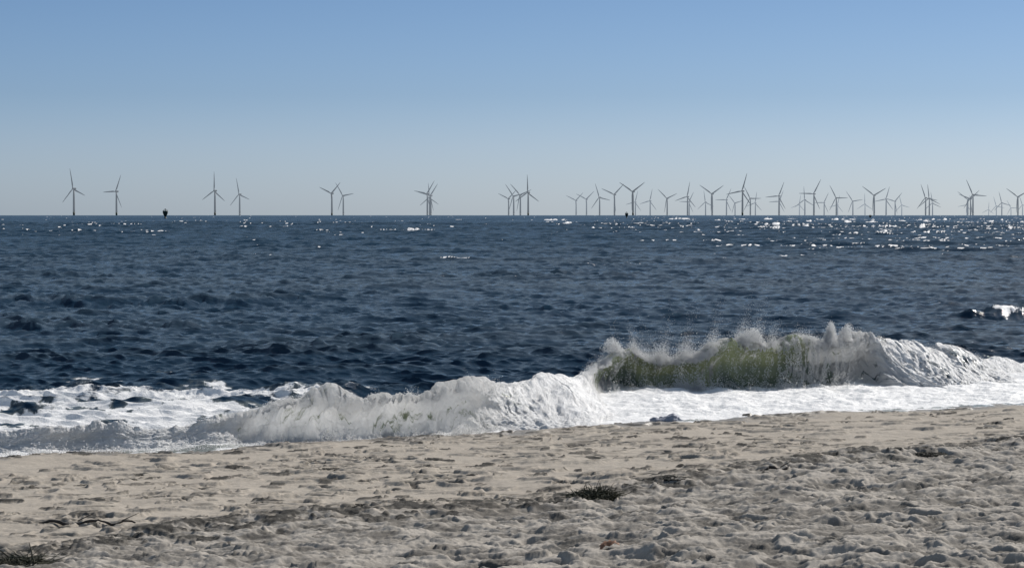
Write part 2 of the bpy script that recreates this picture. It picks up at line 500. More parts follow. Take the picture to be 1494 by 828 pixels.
inface = sstep(.38, .42, v2)
foB = foB * (1 - g_ * inface) + face * g_ * inface
foB -= (.04 + .10 * np.abs(samp(NB, (U + .5 * PV) / 3.5 + .7, PV / 6.0))) * (PXb > 1255) * sstep(.34, .42, v2)
foB -= .10 * (PXb > 385) * (PXb < 700) * sstep(.5, .7, v2) * (1 - sstep(.8, .95, v2))
grB = np.clip(g_ * 1.0 * sstep(.34, .44, v2) * (1.05 - .35 * sstep(.7, .95, v2)), 0, 1) + .22 * sstep(.2, .36, v2) * (1 - sstep(.36, .5, v2)) + .6 * (1 - g_) * inface * (PXb < 860) + .3 * (1 - g_) * inface * (PXb >= 860)
grB = np.clip(grB * np.interp(PXb, [840, 1160, 1210, 1260], [1, 1, .8, .4]), 0, 1)
grB = np.where(PXb > 860, grB * np.clip(.82 + .22 * samp(NB, U / 7.0, PV / 9.0) - .35 * sstep(.62, .9, v2) + .25 * (1 - sstep(.5, .7, v2)), .25, 1.15), grB)
BRK_M = make_sea_mat('breaking_wave_water', True)
brk = grid_mesh('breaking_wave', XB, YB, ZB, BRK_M, {'foam': foB, 'green': grB, 'pu': U + .55 * PV + .05 * samp(NB, U / 4.0, PV / 3.0 + .6), 'pv': PV, 'thin': np.repeat(c_, NV, 1)})
tag(brk, kind='structure')

# ------------------------------------------------------------------ SPRAY
w = NT('spray_white')
d_ = w.n('ShaderNodeBsdfDiffuse'); d_.inputs[0].default_value = (.88, .89, .89, 1)
t2 = w.n('ShaderNodeBsdfTranslucent'); t2.inputs[0].default_value = (.98, .98, .98, 1)
mx = w.n('ShaderNodeMixShader'); mx.inputs[0].default_value = .68
w.l(d_.outputs[0], mx.inputs[1]); w.l(t2.outputs[0], mx.inputs[2]); w.l(mx.outputs[0], w.out.inputs[0])
SPRAY_M = w.m
TET = np.array([(1, 1, 1), (1, -1, -1), (-1, 1, -1), (-1, -1, 1)], float) / 1.7
TF = np.array([(0, 1, 2), (0, 3, 1), (0, 2, 3), (1, 3, 2)])
def droplets(P, size, name):
    n = len(P)
    ax = RNG.normal(size=(n, 3)); ax /= np.linalg.norm(ax, axis=1)[:, None]
    an = RNG.random(n) * 2 * PI
    K = np.zeros((n, 3, 3)); K[:, 0, 1] = -ax[:, 2]; K[:, 0, 2] = ax[:, 1]; K[:, 1, 0] = ax[:, 2]; K[:, 1, 2] = -ax[:, 0]; K[:, 2, 0] = -ax[:, 1]; K[:, 2, 1] = ax[:, 0]
    Rm = np.eye(3)[None] + np.sin(an)[:, None, None] * K + (1 - np.cos(an))[:, None, None] * (K @ K)
    V = np.einsum('nij,kj->nki', Rm, TET) * size[:, None, None] + P[:, None, :]
    Fc = TF[None] + (np.arange(n) * 4)[:, None, None]
    return tri_mesh_np(name, V.reshape(-1, 3), Fc.reshape(-1, 3), SPRAY_M)

def crest_at(px):
    d = np.interp(px, CR[:, 0], CR[:, 1]); x = gx(px, d)
    return x, np.interp(x, xs, cy), np.interp(x, xs, H)
PTS = []; SZ = []
def spray(n, p0, p1, hmean, drift=0.0, low=0.0, sz=(.0035, .0085), clump=3.0, fwd=.25, hmax=1.2):
    px = RNG.uniform(p0, p1, n * 3)
    x, y, h = crest_at(px)
    dens = np.clip(.55 + .6 * samp(NZ2, x / clump, x * 0 + .2), .02, 2)
    keep = RNG.random(n * 3) < dens / 2
    px, x, y, h = px[keep][:n], x[keep][:n], y[keep][:n], h[keep][:n]
    m = len(x)
    loc = np.clip(.45 + .5 * samp(NZ2, x / (clump * .6), x * 0 + .7), .08, 1.8)
    z = np.minimum(RNG.exponential(hmean, m) * loc, hmax) - low * RNG.random(m)
    s = fwd * RNG.normal(size=m) * .6 + .10
    P = np.stack([x + drift * np.clip(z, 0, 1) + .3 * s, y - s, h + z - .03], 1)
    PTS.append(P); SZ.append(RNG.uniform(*sz, m) * (1 - .35 * np.clip(z / .5, 0, 1)))
spray(34000, 868, 960, .13, -.15, .06)
spray(30000, 950, 1060, .16, .2, .10)
spray(34000, 1050, 1140, .13, .25, .05)
spray(16000, 1120, 1215, .07, .1, .10)
spray(6000, 1225, 1300, .03, .1, .05)
spray(6000, 1290, 1450, .035, .1, .03)
spray(3500, 840, 880, .05, .1, .03)
spray(5000, 380, 760, .03, 0, .03)
spray(2500, -100, 380, .03, 0, .03)
# the tall jet beside the collapsing section
def jet(n, px, top, wdt, lean=0.0, base_z=-.1):
    x0, y0, h0 = crest_at(np.array([px])); 
    t = RNG.beta(1.0, 1.7, n)
    strand = np.round(RNG.random(n) * 5) / 5 - .5
    x = x0 + (strand * wdt * 1.2 + RNG.normal(size=n) * wdt * .16) * (1 - .5 * t) + lean * t
    P = np.stack([x, y0 - .25 + RNG.normal(size=n) * .12, h0 + base_z + t * top * (1 - .5 * np.abs(strand))], 1)
    PTS.append(P); SZ.append(RNG.uniform(.005, .012, n))
jet(5200, 1209, .52, .16, .03, -.12)
jet(1800, 1226, .36, .22, .15, -.05)
jet(1800, 1090, .30, .35, .10, .0)
jet(1500, 895, .30, .30, -.05, .0)
# veil falling down the face beside the green part
def veil(n, p0, p1):
    px = (p0 + p1) / 2 + RNG.normal(size=n) * (p1 - p0) * .34; x, y, h = crest_at(px)
    t = RNG.random(n)
    st = samp(NZ2, x / 1.2, t * .1); k = st > -.1
    s = .30 + .18 * np.sin(t * PI) * h
    P = np.stack([x + .3 * s - .12 * t, y - s - .05 * RNG.random(n), h * (1 - t * .95)], 1)[k]
    PTS.append(P); SZ.append(RNG.uniform(.005, .011, len(P)))
veil(16000, 1125, 1235)
veil(2500, 880, 960)
veil(2500, 1000, 1130)
# splash feet where the falling water meets the wash
def feet(n, p0, p1, s0, hh):
    px = RNG.uniform(p0, p1, n); x, y, h = crest_at(px)
    z = RNG.exponential(hh, n) * np.clip(.5 + .8 * samp(NZ2, x / 2.0, x * 0 + .4), .05, 2)
    s = s0 + RNG.normal(size=n) * .12
    P = np.stack([x + .3 * s, y - s, .16 + z], 1); PTS.append(P); SZ.append(RNG.uniform(.006, .014, n))
feet(12000, 870, 1240, .62, .06)
feet(7000, 930, 1030, .60, .10)
feet(5000, 380, 720, .50, .05)
feet(3000, -200, 380, .55, .04)
P = np.concatenate(PTS); Sz = np.concatenate(SZ)
P[:, 2] -= (P[:, 0] ** 2 + P[:, 1] ** 2) / (2 * RE)
sp_ = droplets(P, Sz, 'sea_spray')
tag(sp_, 'fine white spray blown off the breaking wave crest', 'spray', kind='stuff')

# ------------------------------------------------------------------ SAND
print('sand', time.time() - T0)
rs = [13.0]
while rs[-1] < 24: rs.append(rs[-1] + .020)
while rs[-1] < 50: rs.append(rs[-1] + .028)
rs = np.array(rs)
NS = 1250
ts = np.linspace(-1.45, 1.45, NS) * (747 / F)
Ys = np.repeat(rs[:, None], NS, 1); Xs = ts[None, :] * Ys
SLOPE = .035
# wrack line (edge of the churned dry sand)
_wp = np.array([(-400, 850), (0, 812), (130, 790), (300, 766), (480, 750), (650, 738), (850, 722), (1000, 700), (1100, 682), (1200, 668), (1300, 660), (1494, 640), (1900, 612)], float)
_wd = []
for px_, y_ in _wp:
    d = 28.0
    for _ in range(30):
        z = .15 + SLOPE * (shore_y(gx(px_, d)) - d)
        d = (HC - z) * F / (y_ - EYE_Y)
    _wd.append(d)
_wd = np.array(_wd); _wx = gx(_wp[:, 0], _wd)
def wrack_y(x): return np.interp(x, _wx, _wd)
def sand_base(x, y):
    q = shore_y(x) - y
    z = .15 + SLOPE * q
    z = np.where(q < 0, .15 + .08 * q, z)
    return z - (x * x + y * y) / (2 * RE)
Zs = sand_base(Xs, Ys)
for _ in range(3):
    pass
wr = wrack_y(Xs)
chn = sstep(-.4, .9, (wr - Ys) + .55 * nz(Xs, Ys, 9.0))          # churned 0..1
Zs += .018 * nz(Xs, Ys, 16.0, None) + .012 * nz(Xs, Ys, 5.0) * (.15 + chn) 
Zs += .05 * np.exp(-((Ys - wr + .3) / .8) ** 2)
Zs += chn * (.010 * nz(Xs, Ys, 3.0, NB) + .011 * nz(Xs, Ys, 7.0, NB)) + (.0015 + .003 * chn) * nz(Xs, Ys, 1.3, NB) + (.0004 + .0022 * chn) * nz(Xs, Ys, 2.2, NZ2)
Zd = np.zeros_like(Zs); Zr = np.zeros_like(Zs)
deb_shade = np.zeros_like(Zs)
def dent(x0, y0, rx, ry, dep, rot=0.0, rim=.5, kick=0.0, dark=0.0, rag=.25):
    i0, i1 = np.searchsorted(rs, [y0 - 2.4 * max(rx, ry), y0 + 2.4 * max(rx, ry)])
    if i1 - i0 < 2: return
    w_ = 2.4 * max(rx, ry)
    j0, j1 = np.searchsorted(ts, [(x0 - w_) / y0, (x0 + w_) / y0])
    if j1 - j0 < 2: return
    j0 = max(0, j0 - 1)
    X = Xs[i0:i1, j0:j1] - x0; Y = Ys[i0:i1, j0:j1] - y0
    c, s = math.cos(rot), math.sin(rot)
    a = (X * c + Y * s) / rx; b = (-X * s + Y * c) / ry
    r = np.sqrt(a * a + b * b) * (1 + rag * samp(NB, (Xs[i0:i1, j0:j1]) / 1.6, (Ys[i0:i1, j0:j1]) / 1.6) * .5)
    rimv = dep * rim * np.exp(-((r - 1.4) / .42) ** 2) * (1 + kick * np.clip(-b, -1, 1))
    core = np.exp(-r ** 4 * .9)
    if dep > 0:
        Zd[i0:i1, j0:j1] = np.minimum(Zd[i0:i1, j0:j1] * (1 - .35 * core), -dep * core)
        Zr[i0:i1, j0:j1] = np.maximum(Zr[i0:i1, j0:j1] * (1 - core), rimv)
    else:
        Zr[i0:i1, j0:j1] = np.maximum(Zr[i0:i1, j0:j1], -dep * core)
    deb_shade[i0:i1, j0:j1] = np.maximum(deb_shade[i0:i1, j0:j1], dark * np.exp(-(r / 1.15) ** 4))  # dark paints shade into pits, and a debris tone onto lumps
def lump_(x0, y0, rx, ry, h, dark=0.0):
    dent(x0, y0, rx, ry, -h, 0, 0.0, 0, dark, 1.3)

# footprints and scuffs on the smooth wet-packed strip
n = 0
while n < 430:
    px_ = RNG.uniform(-250, 1800); d = RNG.uniform(21, 46); x = gx(px_, d)
    q = shore_y(x) - d; wq = d - wrack_y(x)
    if q < .35 or wq < .2: continue
    n += 1
    big = RNG.random()
    dens = samp(NZL, np.array([x / 14]), np.array([d / 14]))[0]
    if dens < -.3 and RNG.random() < .6: continue
    rx, ry = RNG.uniform(.08, .20), RNG.uniform(.09, .20)
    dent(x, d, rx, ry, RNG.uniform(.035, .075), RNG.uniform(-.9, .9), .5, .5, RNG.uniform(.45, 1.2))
    if RNG.random() < .55:
        for _ in range(RNG.integers(1, 5)):
            lump_(x + RNG.normal() * .22, d + RNG.normal() * .25, RNG.uniform(.02, .06), RNG.uniform(.02, .06), RNG.uniform(.015, .05), RNG.uniform(.1, .7))
for _ in range(850):       # damp clods and scraps, and pits with shade painted in
    px_ = RNG.uniform(-250, 1800); d = RNG.uniform(20, 46); x = gx(px_, d)
    if shore_y(x) - d < .3 or d < wrack_y(x): continue
    if samp(NZL, np.array([x / 9]), np.array([d / 9]))[0] < -.2 and RNG.random() < .7: continue
    rx = RNG.uniform(.05, .13)
    if RNG.random() < .5: dent(x, d, rx, RNG.uniform(.04, .10), RNG.uniform(.02, .05), RNG.normal() * .4, .4, .4, RNG.uniform(.6, 1.2), .9)
    else: lump_(x, d, rx * .8, RNG.uniform(.03, .08), RNG.uniform(.012, .035), RNG.uniform(.7, 1.3))
    if RNG.random() < .6: lump_(x + RNG.normal() * .1, d + RNG.normal() * .1, rx * .5, .04, RNG.uniform(.01, .04), 1.1)
# chains of steps
for (xa, ya, dx, dy, cnt) in [(-4.5, 27, .62, .05, 20), (-6, 30, .66, .22, 22), (-2.0, 31, .6, .22, 18), (0, 34.5, .62, .2, 16), (2.0, 32, .64, .2, 16), (-6, 25.2, .6, .05, 14), (1, 29.2, .66, .16, 14)]:
    for k in range(cnt):
        x = xa + dx * k + RNG.normal() * .05; d = ya + dy * k + (.14 if k % 2 else -.14)
        if shore_y(x) - d < .3 or d < wrack_y(x): continue
        dent(x, d, .14, .075, RNG.uniform(.02, .04), .2, .6, .6, RNG.uniform(.1, .5))
# patches of torn up sand on the smooth strip
for (pc, yc, spx, spy, cnt) in [(440, 682, 70, 9, 90), (540, 666, 30, 5, 40), (90, 705, 70, 10, 60), (1150, 610, 24, 6, 30), (1060, 648, 60, 6, 30), (820, 660, 20, 5, 18), (640, 690, 60, 10, 40), (60, 765, 90, 10, 70), (1180, 655, 60, 7, 60), (250, 720, 80, 8, 50), (690, 640, 60, 5, 30), (1020, 690, 60, 8, 50)]:
    for _ in range(cnt):
        py = yc + RNG.normal() * spy; pp = pc + RNG.normal() * spx
        d = 30.0
        for _k in range(8):
            d = (HC - sand_base(np.array(gx(pp, d)), np.array(d))) * F / (py - EYE_Y)
        x = gx(pp, float(d))
        if shore_y(x) - d < .3: continue
        if RNG.random() < .5: dent(x, float(d), RNG.uniform(.04, .12), RNG.uniform(.04, .12), RNG.uniform(.01, .035), RNG.random() * 3, .6, .4, RNG.uniform(.2, .8))
        else: lump_(x, float(d), RNG.uniform(.02, .06), RNG.uniform(.02, .05), RNG.uniform(.01, .04), RNG.uniform(.2, .9))
# dry churned sand
n = 0
while n < 6500:
    d = 13.5 + 20 * RNG.random() ** .8; px_ = RNG.uniform(-300, 1800); x = gx(px_, d)
    c_in = wrack_y(x) - d
    if c_in < -.1: continue
    n += 1
    g = RNG.random()
    r0 = .045 + .12 * g ** 2.0
    right = .75 + .55 * float(np.clip((px_ - 300) / 900, 0, 1))
    dent(x, d, r0 * RNG.uniform(1.0, 2.0), r0 * RNG.uniform(.6, 1.2), min(.042 * right, r0 * RNG.uniform(.16, .42) * right), RNG.normal() * .45, RNG.uniform(.15, .5), RNG.uniform(-.3, .8), RNG.uniform(0, .85) if g > .2 else 0.0, .5)  # pit cores darkened with painted shade
for _ in range(260):       # clods
    d = 13.5 + 20 * RNG.random(); px_ = RNG.uniform(-300, 1800); x = gx(px_, d)
    if d > wrack_y(x): continue
    lump_(x, d, RNG.uniform(.03, .09), RNG.uniform(.03, .09), RNG.uniform(.015, .05), RNG.uniform(0, .35))
# (the fields are joined after the last dent)
# debris crumbs along the wrack line
for _ in range(2400):
    px_ = RNG.uniform(-300, 1800); d = 26.0
    x = gx(px_, wrack_y(gx(px_, 27.0))); d = wrack_y(x) - abs(RNG.normal()) * .5 + RNG.normal() * .18
    lump_(x, d, RNG.uniform(.02, .07), RNG.uniform(.015, .05), RNG.uniform(.008, .035), RNG.uniform(.5, 1.2))

Zs += Zd + Zr
w = NT('beach_sand')
pos = w.n('ShaderNodeNewGeometry').outputs['Position']
ch = w.attr('churn'); wet = w.attr('wet'); db_shade = w.attr('debris_shade')
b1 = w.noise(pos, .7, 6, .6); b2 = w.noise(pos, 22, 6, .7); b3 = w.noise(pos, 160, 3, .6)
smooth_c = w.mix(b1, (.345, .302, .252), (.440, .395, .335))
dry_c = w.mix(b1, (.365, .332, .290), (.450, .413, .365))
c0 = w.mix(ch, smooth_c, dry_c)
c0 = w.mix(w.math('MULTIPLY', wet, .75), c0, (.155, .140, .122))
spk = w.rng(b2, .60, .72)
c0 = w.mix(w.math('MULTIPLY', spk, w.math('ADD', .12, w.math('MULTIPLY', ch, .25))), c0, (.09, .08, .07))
c0 = w.mix(w.math('MULTIPLY', db_shade, 1.0, clamp=True), c0, (.050, .046, .040))  # debris tone, plus the shade painted into the pits
c0 = w.mix(w.math('MULTIPLY', w.rng(b3, .58, .72), .3), c0, (.60, .57, .52))
p = w.n('ShaderNodeBsdfPrincipled'); w.l(c0, p.inputs['Base Color'])
w.l(w.rng(wet, 0, 1, .95, .35), p.inputs['Roughness']); p.inputs['Specular IOR Level'].default_value = .25
bp = w.n('ShaderNodeBump'); bp.inputs['Distance'].default_value = .012; bp.inputs['Strength'].default_value = .55
w.l(w.math('ADD', b2, w.math('MULTIPLY', b3, .5)), bp.inputs['Height']); w.l(bp.outputs[0], p.inputs['Normal'])
w.l(p.outputs[0], w.out.inputs[0])
SAND_M = w.m
qs = shore_y(Xs) - Ys
wet_a = 1 - sstep(.1, 2.0, qs + .35 * nz(Xs, Ys, 5.0))
sand = grid_mesh('beach', Xs, Ys, Zs, SAND_M, {'churn': chn, 'wet': wet_a, 'debris_shade': deb_shade})
tag(sand, kind='structure')

def sand_point(px, py):
    d = 30.0
    for _k in range(12):
        d = (HC - sand_base(np.array(gx(px, d)), np.array(d))) * F / (py - EYE_Y)
    d = float(d); x = gx(px, d)
    i = int(np.clip(np.searchsorted(rs, d), 0, len(rs) - 1)); j = int(np.clip(np.searchsorted(ts, x / d), 0, NS - 1))
    return x, d, float(Zs[i, j])

# ------------------------------------------------------------------ debris on the sand
WEED_M = simple_mat('dry_seaweed', (.040, .036, .026), .8, .5, 14)
WEED_G = simple_mat('green_brown_weed', (.050, .050, .030), .8, .5, 14)
WOOD_M = simple_mat('dark_driftwood', (.050, .042, .036), .85, .5, 20)
LEAF_M = simple_mat('brown_shell', (.26, .13, .075), .7, .35, 22)
def weed(name, px, py, wid, dep, hgt, strands, mat, label, cat, upright=.35, seed=0, group=None):
    r = np.random.default_rng(seed + 400)
    x0, y0, z0 = sand_point(px, py)
    V = []; Fc = []
    for _ in range(int(strands * 4)):
        a = r.random() * 2 * PI; rr = math.sqrt(r.random())
        bx = math.cos(a) * rr * wid; by = math.sin(a) * rr * dep
        up = upright * (1 - rr * .6)
        L = hgt * r.uniform(.35, 1.3)
        ang = r.random() * 2 * PI
        p = np.array([bx, by, r.uniform(-.01, .25) * hgt * (1 - rr)])
        dr = np.array([math.cos(ang) * (1 - up) * 1.3, math.sin(ang) * (1 - up), up * r.uniform(.4, 1.6)])
        wv = r.uniform(.006, .013)
        sd = np.cross(dr, [0, 0, 1.0]) + np.array([0, 0, .4]); sd /= np.linalg.norm(sd)
        k0 = len(V); ns = 5
        for s in range(ns):
            ww = wv * (1 - .75 * s / (ns - 1))
            V += [p + sd * ww, p - sd * ww, p + np.cross(sd, dr) / np.linalg.norm(dr) * ww]
            p = p + dr * L / ns
            dr = dr + r.normal(size=3) * .35 + np.array([0, 0, -.28])
            if p[2] < -.01: dr[2] = abs(dr[2]) * .5
        for s in range(ns - 1):
            b = k0 + s * 3
            for u in range(3):
                v = (u + 1) % 3
                Fc.append((b + u, b + v, b + 3 + v, b + 3 + u))
    o = raw_mesh(name, V, Fc, mat, loc=(x0, y0, z0 - .01))
    tag(o, label, cat, group)
    return o
weed('beach_grass_clump', 868, 727, .24, .22, .17, 330, WEED_G, 'spiky dark grass tuft on the edge of the churned sand, centre of the beach', 'grass clump', .75, 1)
weed('beach_grass_clump', 26, 824, .22, .25, .20, 300, WEED_G, 'dark coarse grass tuft at the bottom left corner of the sand', 'grass clump', .45, 2)
WEEDS = [
    (812, 732, .13, .12, .05, 150, 'small dark seaweed heap just left of the spiky grass tuft'),
    (985, 706, .14, .18, .06, 140, 'dark seaweed scrap on the churned edge right of the grass tuft'),
    (960, 709, .05, .06, .07, 50, 'tiny pointed weed scrap left of a longer dark seaweed scrap'),
    (540, 668, .17, .22, .07, 190, 'dark rounded seaweed heap below the middle of the left breaker'),
    (480, 686, .22, .30, .05, 160, 'broad flattened seaweed patch below and left of the rounded heap'),
    (425, 682, .15, .22, .05, 110, 'scattered dark seaweed scraps left of the broad flattened patch'),
    (118, 712, .10, .15, .06, 90, 'upright dark seaweed lump on the smooth sand at far left'),
    (180, 703, .16, .2, .05, 100, 'spread dark seaweed tangle on the smooth sand, upper left'),
    (100, 790, .22, .25, .07, 170, 'tangled dark weed ridge above the grass tuft at bottom left'),
    (530, 748, .12, .15, .04, 90, 'flat dark seaweed on the wrack line left of centre'),
    (1165, 642, .07, .10, .05, 60, 'small dark seaweed knot on smooth sand below the big wave'),
    (1360, 663, .20, .22, .05, 110, 'dark seaweed band on the churned edge at the right'),
    (612, 624, .05, .06, .05, 40, None)]
for k, (a, b, wd_, dp, hg, st, lb) in enumerate(WEEDS):
    if lb: weed('seaweed_clump', a, b, wd_, dp, hg, st, WEED_M, lb, 'seaweed', .22, 10 + k, 'seaweed scattered on the beach')
def stick(px, py, L, r0, rot, label, seed):
    r = np.random.default_rng(seed)
    x0, y0, z0 = sand_point(px, py)
    V = []; Fc = []; n = 12
    for i in range(n):
        t = i / (n - 1) - .5
        cx = t * L; cyy = .03 * math.sin(t * 7 + seed) + r.normal() * .006; cz = .012 + .016 * math.sin(t * 9 + seed) + r.normal() * .004
        rad = r0 * (1 - 1.2 * abs(t) ** 2) * r.uniform(.75, 1.2)
        for k in range(6):
            a = k * PI / 3
            V.append((cx, cyy + math.cos(a) * rad, cz + math.sin(a) * rad))
    for i in range(n - 1):
        for k in range(6):
            b = i * 6; k2 = (k + 1) % 6
            Fc.append((b + k, b + k2, b + 6 + k2, b + 6 + k))
    Fc.append(tuple(range(5, -1, -1))); Fc.append(tuple(range((n - 1) * 6, n * 6)))
    # a broken side twig
    b0 = len(V); p0 = np.array([L * .18, 0, .03])
    for s in range(4):
        pp = p0 + np.array([.05, .02, .022]) * s; rad = r0 * .4 * (1 - s * .2)
        for k in range(4):
            a = k * PI / 2; V.append((pp[0], pp[1] + math.cos(a) * rad, pp[2] + math.sin(a) * rad))
    for s in range(3):
        for k in range(4):
            b = b0 + s * 4; k2 = (k + 1) % 4
            Fc.append((b + k, b + k2, b + 4 + k2, b + 4 + k))
    o = raw_mesh('driftwood_stick', V, Fc, WOOD_M, loc=(x0, y0, z0 + .005)); o.rotation_euler = (0, 0, rot)
    tag(o, label, 'driftwood', 'driftwood sticks on the sand')
stick(1133, 693, .30, .022, .15, 'short dark driftwood stick on the churned edge right of centre', 3)
stick(96, 768, .55, .017, .05, 'long thin dark driftwood stick on the lower left sand', 4)
stick(165, 768, .40, .013, -.06, 'thinner dark stick end to end with the long one, lower left', 5)
# brown shell fragment
x0, y0, z0 = sand_point(890, 803)
V = [(0, 0, .012)]; Fc = []
for k in range(14):
    a = k / 13 * PI * 1.15 - .2; rr = .085 * (1 + .10 * math.sin(k * 2.7))
    V += [(math.cos(a) * rr * .5, math.sin(a) * rr * .45, .040), (math.cos(a) * rr, math.sin(a) * rr * .9, .006 + .012 * (k % 2))]
for k in range(13):
    Fc += [(0, 1 + k * 2, 3 + k * 2), (1 + k * 2, 2 + k * 2, 4 + k * 2, 3 + k * 2)]
o = raw_mesh('shell_fragment', V, Fc, LEAF_M, smooth=True, loc=(x0, y0, z0 + .004)); o.rotation_euler = (R(28), R(-12), .3)
tag(o, 'reddish brown curved shell fragment on the churned sand at the bottom', 'shell')
# grey foam heap stranded at the edge of the wash
FOAMCL = simple_mat('stale_foam', (.30, .32, .38), .7, .3, 30)
x0, y0, z0 = sand_point(974, 615)
V = []; Fc = []; nu, nv_ = 48, 16
for i in range(nu):
    for j in range(nv_):
        a = i / nu * 2 * PI; t = j / (nv_ - 1)
        rr = 1 - t ** 2 * .98
        X = math.cos(a) * rr; Y = math.sin(a) * rr
        n_ = float(samp(NZ2, np.array([X * .13 + .5]), np.array([Y * .13 + .5]))[0])
        hh = (.09 + .04 * math.sin(X * 4)) * math.sin(min(1, t * 1.02) * PI / 2) + .018 * n_ * t
        V.append((X * .26 * (1 + .08 * n_), Y * .20 * (1 + .1 * n_), hh - .02))
for i in range(nu):
    for j in range(nv_ - 1):
        i2 = (i + 1) % nu
        Fc.append((i * nv_ + j, i2 * nv_ + j, i2 * nv_ + j + 1, i * nv_ + j + 1))
o = raw_mesh('foam_heap', V, Fc, FOAMCL, smooth=True, loc=(x0, y0, z0 + .01))
tag(o, 'bluish grey foam heap stranded where the wash meets the sand', 'sea foam')

# ------------------------------------------------------------------ WIND TURBINES
print('turbines', time.time() - T0)
def ring_loft(rings):          # rings: list of arrays (k,3)
    V = np.concatenate(rings); k = len(rings[0]); Fc = []
    for i in range(len(rings) - 1):
        for a in range(k):
            b = (a + 1) % k
            Fc.append((i * k + a, i * k + b, (i + 1) * k + b, (i + 1) * k + a))
    Fc.append(tuple(range(k - 1, -1, -1))); Fc.append(tuple(range((len(rings) - 1) * k, len(rings) * k)))
    return V, Fc
def circ(r, z, k=14, ax='z', y=0, x=0):
    a = np.arange(k) / k * 2 * PI
    if ax == 'z': return np.stack([np.cos(a) * r + x, np.sin(a) * r + y, np.full(k, z)], 1)
    return np.stack([np.cos(a) * r + x, np.full(k, y), np.sin(a) * r + z], 1)
HUB_Z, BL = 150.0, 114.0
V_t, F_t = ring_loft([circ(r, z) for r, z in ((5.9, 22), (5.8, 40), (5.4, 80), (4.8, 115), (4.2, 144))])
V_p, F_p = ring_loft([circ(r, z) for r, z in ((5.6, -12), (5.6, 17), (8.0, 17.3), (8.0, 18.2), (5.2, 18.6), (5.2, 22.2))])
def box_loft(y, wx, z0, z1, bev=.8):
    return np.array([(-wx + bev, y, z0), (wx - bev, y, z0), (wx, y, z0 + bev), (wx, y, z1 - bev), (wx - bev, y, z1), (-wx + bev, y, z1), (-wx, y, z1 - bev), (-wx, y, z0 + bev)])
V_n, F_n = ring_loft([box_loft(-6.2, 3.2, 146.8, 153.2), box_loft(-4, 4.4, 145.2, 155.0), box_loft(9, 4.6, 144.9, 155.6), box_loft(14, 3.6, 146.5, 155.2)])
V_h, F_h = ring_loft([circ(r, 0, 14, 'y', y) for r, y in ((.3, -5.6), (1.9, -4.8), (3.2, -3.0), (3.6, -.8), (3.3, 1.6))])
secs = []
for t in np.linspace(0, 1, 14):
    z = 2.6 + t * (BL - 2.6)
    ch_ = np.interp(t, [0, .06, .2, .45, .8, 1], [5.2, 5.8, 9.4, 7.2, 4.8, 1.8])
    th = np.interp(t, [0, .06, .2, .5, 1], [4.2, 3.6, 2.4, 1.3, .4])
    tw = R(np.interp(t, [0, .2, 1], [16, 12, 0]))
    a = np.arange(10) / 10 * 2 * PI
    X = np.cos(a) * ch_ / 2 + ch_ * .14 * (t > .1); Y = np.sin(a) * th / 2
    secs.append(np.stack([X * math.cos(tw) - Y * math.sin(tw), X * math.sin(tw) + Y * math.cos(tw) - 2.5 * t * t, np.full(10, z)], 1))
V_b, F_b = ring_loft(secs)

HZ = []       # haze painted into the materials in steps: the farther rows look paler
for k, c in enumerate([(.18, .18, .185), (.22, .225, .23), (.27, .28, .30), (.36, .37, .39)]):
    m_ = simple_mat('turbine_paint_haze_' + ('near', 'middle', 'far', 'farthest')[k], c, .55, .05, .05, .2)
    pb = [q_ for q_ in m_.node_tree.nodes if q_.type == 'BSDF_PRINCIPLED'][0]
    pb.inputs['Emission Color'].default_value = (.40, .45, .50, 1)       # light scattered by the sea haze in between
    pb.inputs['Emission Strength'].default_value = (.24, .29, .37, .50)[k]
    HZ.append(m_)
YEL = simple_mat('foundation_yellow', (.26, .23, .14), .6, .2, .2)
BANDS = []
def proto(band):
    m = HZ[band]
    e = bpy.data.objects.new('wind_turbine', None); COL.objects.link(e); e.empty_display_size = 10
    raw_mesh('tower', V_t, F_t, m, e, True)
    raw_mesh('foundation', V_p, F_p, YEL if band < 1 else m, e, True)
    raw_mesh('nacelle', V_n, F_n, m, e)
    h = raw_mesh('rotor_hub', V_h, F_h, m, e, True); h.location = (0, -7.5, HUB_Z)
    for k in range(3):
        b = raw_mesh('blade', V_b, F_b, m, h, True) if k == 0 else None
        if b is None:
            b = h.children[0].copy(); COL.objects.link(b); b.parent = h
        b.rotation_euler = (0, k * 2 * PI / 3, 0)
    return e
def copy_tree(o, parent=None):
    c = o.copy(); COL.objects.link(c); c.parent = parent
    for chd in list(o.children): copy_tree(chd, c)
    return c
